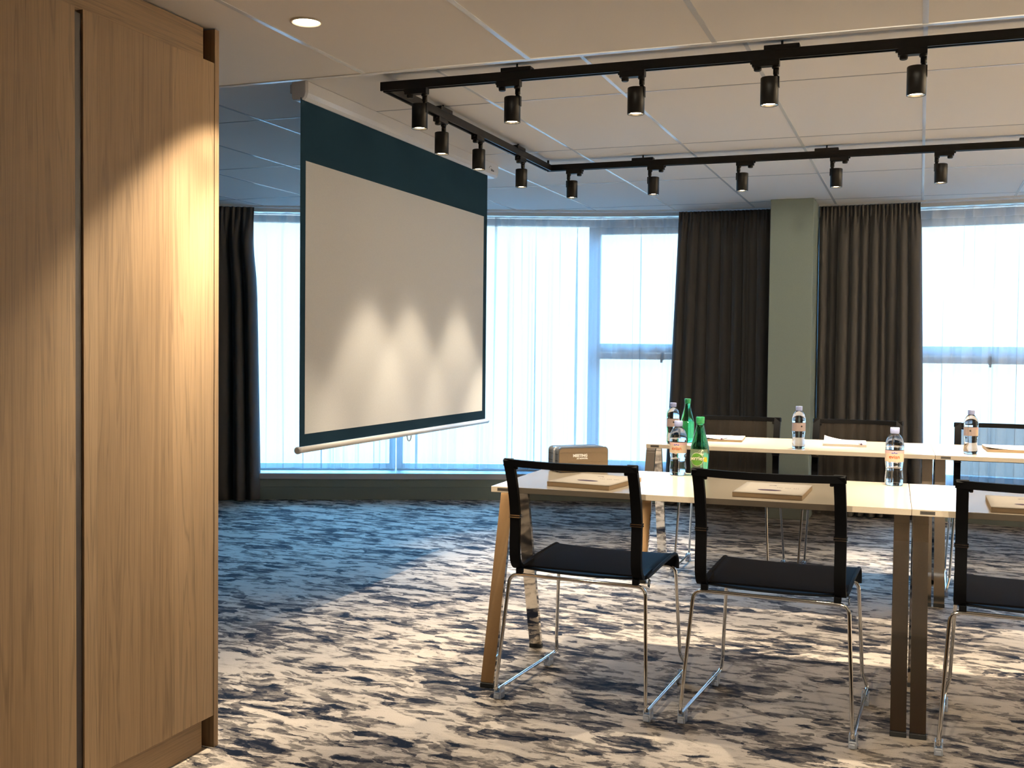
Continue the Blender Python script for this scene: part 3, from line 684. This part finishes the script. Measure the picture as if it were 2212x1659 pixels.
# ------------------------------------------------------------------ bottles
def arc_band(r, z0, z1, a0, a1, n=24, mi=0):
    mb = MB(); A = xs(a0, a1, n)
    mb.grid([[(r * math.cos(a), r * math.sin(a), z0) for a in A], [(r * math.cos(a), r * math.sin(a), z1) for a in A]], mi=mi); return mb
def water_bottle(label, front=True):
    t = thing('water_bottle', label, 'bottle', group='clear water bottles')
    mb = MB(); mb.lathe([(.006, .006), (.018, .002), (.026, 0), (.0310, .004), (.0325, .012), (.0322, .030), (.0300, .050), (.0298, .062), (.0318, .078), (.0328, .087), (.0328, .131), (.0334, .136), (.0336, .146), (.0318, .160), (.0270, .173), (.0195, .184), (.0140, .189), (.0130, .192), (.0128, .200)], 40)
    obj('bottle_body', mb, M['water'], t)
    mb = MB(); mb.lathe([(.0150, .1905), (.0158, .191), (.0160, .196), (.0163, .197), (.0163, .211), (.0155, .2128), (.002, .213)], 32); obj('cap', mb, M['cap'], t)
    lb = obj('label', arc_band(.0331, .0885, .130, R(-100), R(100), 40), M['label'], t); lb['label'] = 'peach coloured label'
    mb = arc_band(.03325, .1195, .1300, R(-100), R(100), 40); obj('label_edge', mb, M['pinkband'], lb)
    mb = arc_band(.0328, .0885, .130, R(100), R(260), 30); obj('label_back', mb, M['labelback'], lb)
    if front:
        mb = wrap(text_mb('evian', .0192, bold=.0003), .03335, 0, .1065); obj('label_text', mb, M['red'], lb)
        mb = MB()
        for dx, s in ((-.0075, .8), (0, 1.1), (.0075, .8)):
            merge(mb, shift(poly([(-.0052 * s, 0), (.0052 * s, 0), (.002 * s, .0035 * s), (0, .0055 * s), (-.002 * s, .0035 * s)], 0), dx, .1175))
        mb.v = [(x, y - .1175, z) for x, y, z in mb.v]; wrap(mb, .0335, 0, .1185); obj('label_peaks', mb, M['blue'], lb)
        mb = wrap(MB().box((0, 0, 0), (.021, .0006, .0003)), .0334, 0, .0985); obj('label_line', mb, M['olive'], lb)
    return t
def face_cam(x, y): return math.atan2(-y, -x)
b1 = water_bottle('clear water bottle with readable peach label beside the green bottle on the near table'); b1.location = (-.878, 4.212, .74); b1.rotation_euler.z = face_cam(-.878, 4.212) - R(12)
b2 = dup(b1, (-.080, 4.237, .74), face_cam(-.08, 4.237), 'clear water bottle with readable peach label standing alone at the near table joint')
b3 = water_bottle('clear lilac-capped water bottle beside the green bottle on the far table', False); b3.location = (-1.205, 5.640, .74); b3.rotation_euler.z = face_cam(-1.2, 5.6) + R(150)
mb = MB(); a = R(175)
mb = wrap(poly([(.0045 * math.cos(q), .0045 * math.sin(q)) for q in [2 * math.pi * k / 14 for k in range(14)]], 0), .0331, R(215), .113); obj('label_emblem', mb, M['plate2'], [c for c in b3.children if c.name.startswith('label')][0])
b4 = dup(b3, (-.564, 5.640, .74), face_cam(-.56, 5.6) + R(170), 'clear water bottle on the far table in front of the green pillar')
b5 = dup(b3, (.240, 5.735, .74), face_cam(.24, 5.7) + R(140), 'clear water bottle on the far table in front of the white sheer')

def green_bottle(label, front=True):
    t = thing('sparkling_water_bottle', label, 'bottle', group='green sparkling water bottles')
    prof = [(.004, .008), (.018, .003), (.027, 0), (.0315, .005), (.0335, .020), (.0362, .060), (.0366, .082), (.0362, .098), (.0345, .115), (.0300, .136), (.0238, .158), (.0190, .176), (.0155, .192), (.0138, .204), (.0135, .212)]
    mb = MB(); mb.lathe(prof, 40); obj('bottle_body', mb, M['green'], t)
    mb = MB(); mb.lathe([(.0150, .206), (.0162, .207), (.0158, .2115), (.0164, .2125), (.0166, .229), (.0155, .2315), (.002, .232)], 32); obj('cap', mb, M['greencap'], t)
    def rf(z):
        for (r1, z1), (r2, z2) in zip(prof[2:], prof[3:]):
            if z <= z2: return r1 + (r2 - r1) * (z - z1) / (z2 - z1)
        return .02
    Z = xs(.022, .108, 10); A = xs(R(-75), R(75), 30)
    mb = MB(); mb.grid([[((rf(z) + .0003) * math.cos(a), (rf(z) + .0003) * math.sin(a), z) for a in A] for z in Z]); lb = obj('label', mb, M['palefilm'], t)
    if front:
        N_ = 40
        def disc(r, d, mi, n=40):      # fan of small rings so that it bends well
            mb = MB(); rings = []
            for q in (1.0, .66, .33): rings.append(mb.add([(r * q * math.cos(2 * math.pi * k / n), r * q * math.sin(2 * math.pi * k / n), d) for k in range(n)]))
            for a, b in zip(rings, rings[1:]):
                for k in range(n): mb.face([a + k, a + (k + 1) % n, b + (k + 1) % n, b + k], mi)
            mb.face([rings[-1] + k for k in range(n)], mi); return mb
        obj('label_disc', wrap(disc(.0255, .0007, 0), .036, 0, .069, rf), M['cream'], lb)
        obj('label_disc', wrap(disc(.0240, .0010, 0), .036, 0, .069, rf), M['disc'], lb)
        mb = MB(); mb.grid([[(x, -.008 + .003 * math.cos(x * 60), .0013) for x in xs(-.026, .034, 14)], [(x, .006 + .003 * math.cos(x * 60), .0013) for x in xs(-.026, .036, 14)]]); 
        mb2 = MB(); mb2.grid([[(x, -.010 + .003 * math.cos(x * 60), .0012) for x in xs(.0265, .042, 5)], [(x, .008 + .003 * math.cos(x * 60), .0012) for x in xs(.0265, .040, 5)]])
        obj('label_ribbon', wrap(mb2, .036, 0, .071, rf), M['yellow'], lb)
        tx = text_mb('perrier', .0215, bold=.0012); tx.v = [(x * .95, y + .002 * math.cos(x * 50), z + .0016) for x, y, z in tx.v]; obj('label_text_outline', wrap(tx, .036, 0, .0715, rf), M['olive'], lb)
        tx = text_mb('perrier', .0215, bold=.00035); tx.v = [(x * .95, y + .002 * math.cos(x * 50), z + .0022) for x, y, z in tx.v]; obj('label_text', wrap(tx, .036, 0, .0715, rf), M['cream'], lb)
        mb = MB(); rn = random.Random(4)
        for k in range(26):
            q = rn.uniform(.0008, .0026); ang = rn.uniform(0, 6.28); dx = .013 + rn.uniform(-.006, .012); dy = rn.uniform(.018, .040)
            merge(mb, shift(poly([(q * math.cos(2 * math.pi * i / 8), q * math.sin(2 * math.pi * i / 8)) for i in range(8)], .0007), dx, dy))
        obj('label_bubbles', wrap(mb, .036, 0, .066, rf), M['cream'], lb)
    return t
M['palefilm'] = cloth('printed_film', (.55, .68, .42), .45, .5, .3)
g1 = green_bottle('green sparkling water bottle with round label behind the middle near chair'); g1.location = (-.791, 4.202, .74); g1.rotation_euler.z = face_cam(-.791, 4.202) + R(-18)
g2 = green_bottle('green sparkling water bottle standing on the far table by the clear bottle', False); g2.location = (-1.150, 5.745, .74); g2.rotation_euler.z = face_cam(-1.15, 5.7) + R(150)

# ------------------------------------------------------------------ meeting box
bx = thing('meeting_box', 'bronze metal box lettered MEETING on the near table behind the first chair', 'box', (-1.322, 4.070, .7405), R(41))
W_, D_, H_ = .214, .103, .0975
def rrect(w, h, r, n=5):
    out = []
    for cx, cy, a0 in ((w - r, r, -90), (w - r, h - r, 0), (r, h - r, 90), (r, r, 180)):
        for k in range(n + 1): a = R(a0 + 90 * k / n); out.append((cx + r * math.cos(a), cy + r * math.sin(a)))
    return out
def slab(y0, y1, inset, mi=0):
    mb = MB(); p = [(x + inset, z + inset) for x, z in rrect(W_ - 2 * inset, H_ - 2 * inset, .014)]; n = len(p)
    a = mb.add([(x, y0, z) for x, z in p]); b = mb.add([(x, y1, z) for x, z in p])
    for i in range(n): j = (i + 1) % n; mb.face([a + i, a + j, b + j, b + i], mi, True)
    mb.face([a + i for i in range(n)], mi); mb.face([b + i for i in range(n)][::-1], mi); return mb
obj('shell', merge(slab(0.004, .036, 0), slab(.056, D_, 0)), M['tinside'], bx, bevel=.002)
obj('middle_band', slab(.036, .056, .0), M['band'], bx, bevel=.001)
o = obj('front_panel', slab(0, .0045, .004), M['tin'], bx, bevel=.002)
mb = MB(); mb.bb(.008, W_ - .008, -.0012, .001, H_ - .0215, H_ - .0195); mb.bb(.008, W_ - .008, -.0012, .001, .0385, .0405); obj('panel_rib', mb, M['tin'], o)
mb = MB()
for z in (H_ - .026, .045): mb.bb(-.0008, W_ + .0008, .0045, .0355, z, z + .0014); mb.bb(-.0008, W_ + .0008, .0565, D_ - .0005, z, z + .0014)
obj('seam', mb, M['dark'], bx)
def stand(mb, x, z): mb.v = [(x + a, -.0004 - c, z + b) for a, b, c in mb.v]; return mb
obj('lettering', merge(stand(text_mb('MEETING', .0150, bold=.0007), .092, .066), stand(text_mb('AT NOVOTEL', .0078, bold=.0004), .101, .0545)), M['white'], bx)

# ------------------------------------------------------------------ pads and pens
def pad(label, w, d, h, loc, rz, curl=0.0, up=False):
    t = thing('writing_pad', label, 'writing pad', loc, rz, 'writing pads at the chairs')
    mb = MB(); mb.bb(-w / 2, w / 2, -d / 2, d / 2, 0, h); obj('pages', mb, M['kraft'] if not up else M['paper'], t, bevel=.001)
    rows = []
    for j in range(9):
        y = -d / 2 + d * j / 8; row = []
        for i in range(11):
            x = -w / 2 + w * i / 10; s = (i / 10)
            z = h + .0006 + curl * (max(0, 1 - i / 6) ** 2) * (max(0, 1 - j / 7) ** 2 if not up else max(0, (j - 3) / 5) ** 2)
            row.append((x, y, z))
        rows.append(row)
    mb = MB(); mb.grid(rows); cv = obj('cover', mb, M['paper'], t); s_ = cv.modifiers.new('thick', 'SOLIDIFY'); s_.thickness = .0011; s_.offset = 1
    fl = .0022
    mb = poly([(.040 * math.cos(2 * math.pi * k / 32), .017 * math.sin(2 * math.pi * k / 32)) for k in range(32)], h + fl); shift(mb, -.005, -.055 if curl == 0 else -.02); obj('printed_oval', mb, M['purple'], cv)
    mb = MB(); mb.grid([[(.014 * math.cos(a) * q - .012, .075 + .012 * math.sin(a) * q, h + fl) for a in [math.pi * (-.05 + 1.0 * k / 10) for k in range(11)]] for q in (1.0, .55)], flip=True); obj('printed_arc', mb, M['purple'], cv)
    mb = MB()
    for k in range(11):
        if k % 4 != 3: mb.bb(.01 + k * .007, .0135 + k * .007, .020, .024, h + fl - .0003, h + fl)
    obj('printed_line', mb, M['purple'], cv)
    return t
pad('beige writing pad on the near table in front of the bronze box', .240, .300, .0155, (-1.095, 3.800, .74), R(-8))
pad('beige writing pad on the near table seen through the middle chair', .228, .300, .0155, (-.462, 3.810, .74), R(-1))
pad('beige writing pad on the near table past the joint, cut by the picture edge', .235, .300, .0155, (.332, 3.790, .74), R(0))
pad('open-edged writing pad on the far table behind the green bottles', .215, .290, .011, (-1.000, 6.005, .74), R(5), .012)
pad('writing pad with a lifted corner on the far table past the pillar bottle', .215, .290, .011, (-.362, 6.000, .74), R(3), .022, True)
pad('writing pad on the far table behind the bottle by the sheer', .225, .290, .013, (.430, 6.025, .74), R(2), .010)
def pen(label, loc, rz):
    t = thing('pen', label, 'pen', loc, rz, 'pens at the far pads')
    mb = MB(); mb.tube([(0, 0, .0045), (0, .10, .0045)], .0042, 10); obj('barrel', mb, M['pen'], t)
    mb = MB(); mb.tube([(0, -.012, .0045), (0, .001, .0045)], .0046, 10); obj('tip', mb, M['purple'], t)
    return t
pen('short white pen poking from the pad behind the green bottles', (-.982, 5.840, .7530), R(-8))
pen('short white pen poking from the pad with the lifted corner', (-.272, 5.838, .7530), R(10))

# ------------------------------------------------------------------ world and render look
wd = bpy.data.worlds.new('daylight'); SC.world = wd; wd.use_nodes = True; t = wd.node_tree
bg = t.nodes['Background']; tc = N(t, 'ShaderNodeTexCoord'); sx = N(t, 'ShaderNodeSeparateXYZ'); t.links.new(tc.outputs['Generated'], sx.inputs[0])
mr = N(t, 'ShaderNodeMapRange'); mr.inputs['From Min'].default_value = -.6; mr.inputs['From Max'].default_value = .6; t.links.new(sx.outputs['Z'], mr.inputs['Value'])
rp = ramp(t, [(0, (.05, .09, .12)), (.36, (.06, .11, .15)), (.42, (.255, .345, .395)), (.62, (.26, .355, .41)), (.76, (1.0, 3.0, 5.9)), (1, (1.0, 3.0, 5.9))]); t.links.new(mr.outputs[0], rp.inputs[0])
t.links.new(rp.outputs[0], bg.inputs['Color']); bg.inputs['Strength'].default_value = 7.0
vs = SC.view_settings; SC.display_settings.display_device = 'sRGB'
vs.view_transform = 'Standard'; vs.look = 'None'; vs.gamma = 1; vs.exposure = .3; vs.use_curve_mapping = False
c = SC.cycles; c.use_denoising = True; c.max_bounces = 8; c.diffuse_bounces = 4; c.glossy_bounces = 4; c.transmission_bounces = 8; c.transparent_max_bounces = 16
c.caustics_reflective = False; c.caustics_refractive = False; c.sample_clamp_indirect = 4; c.sample_clamp_direct = 0
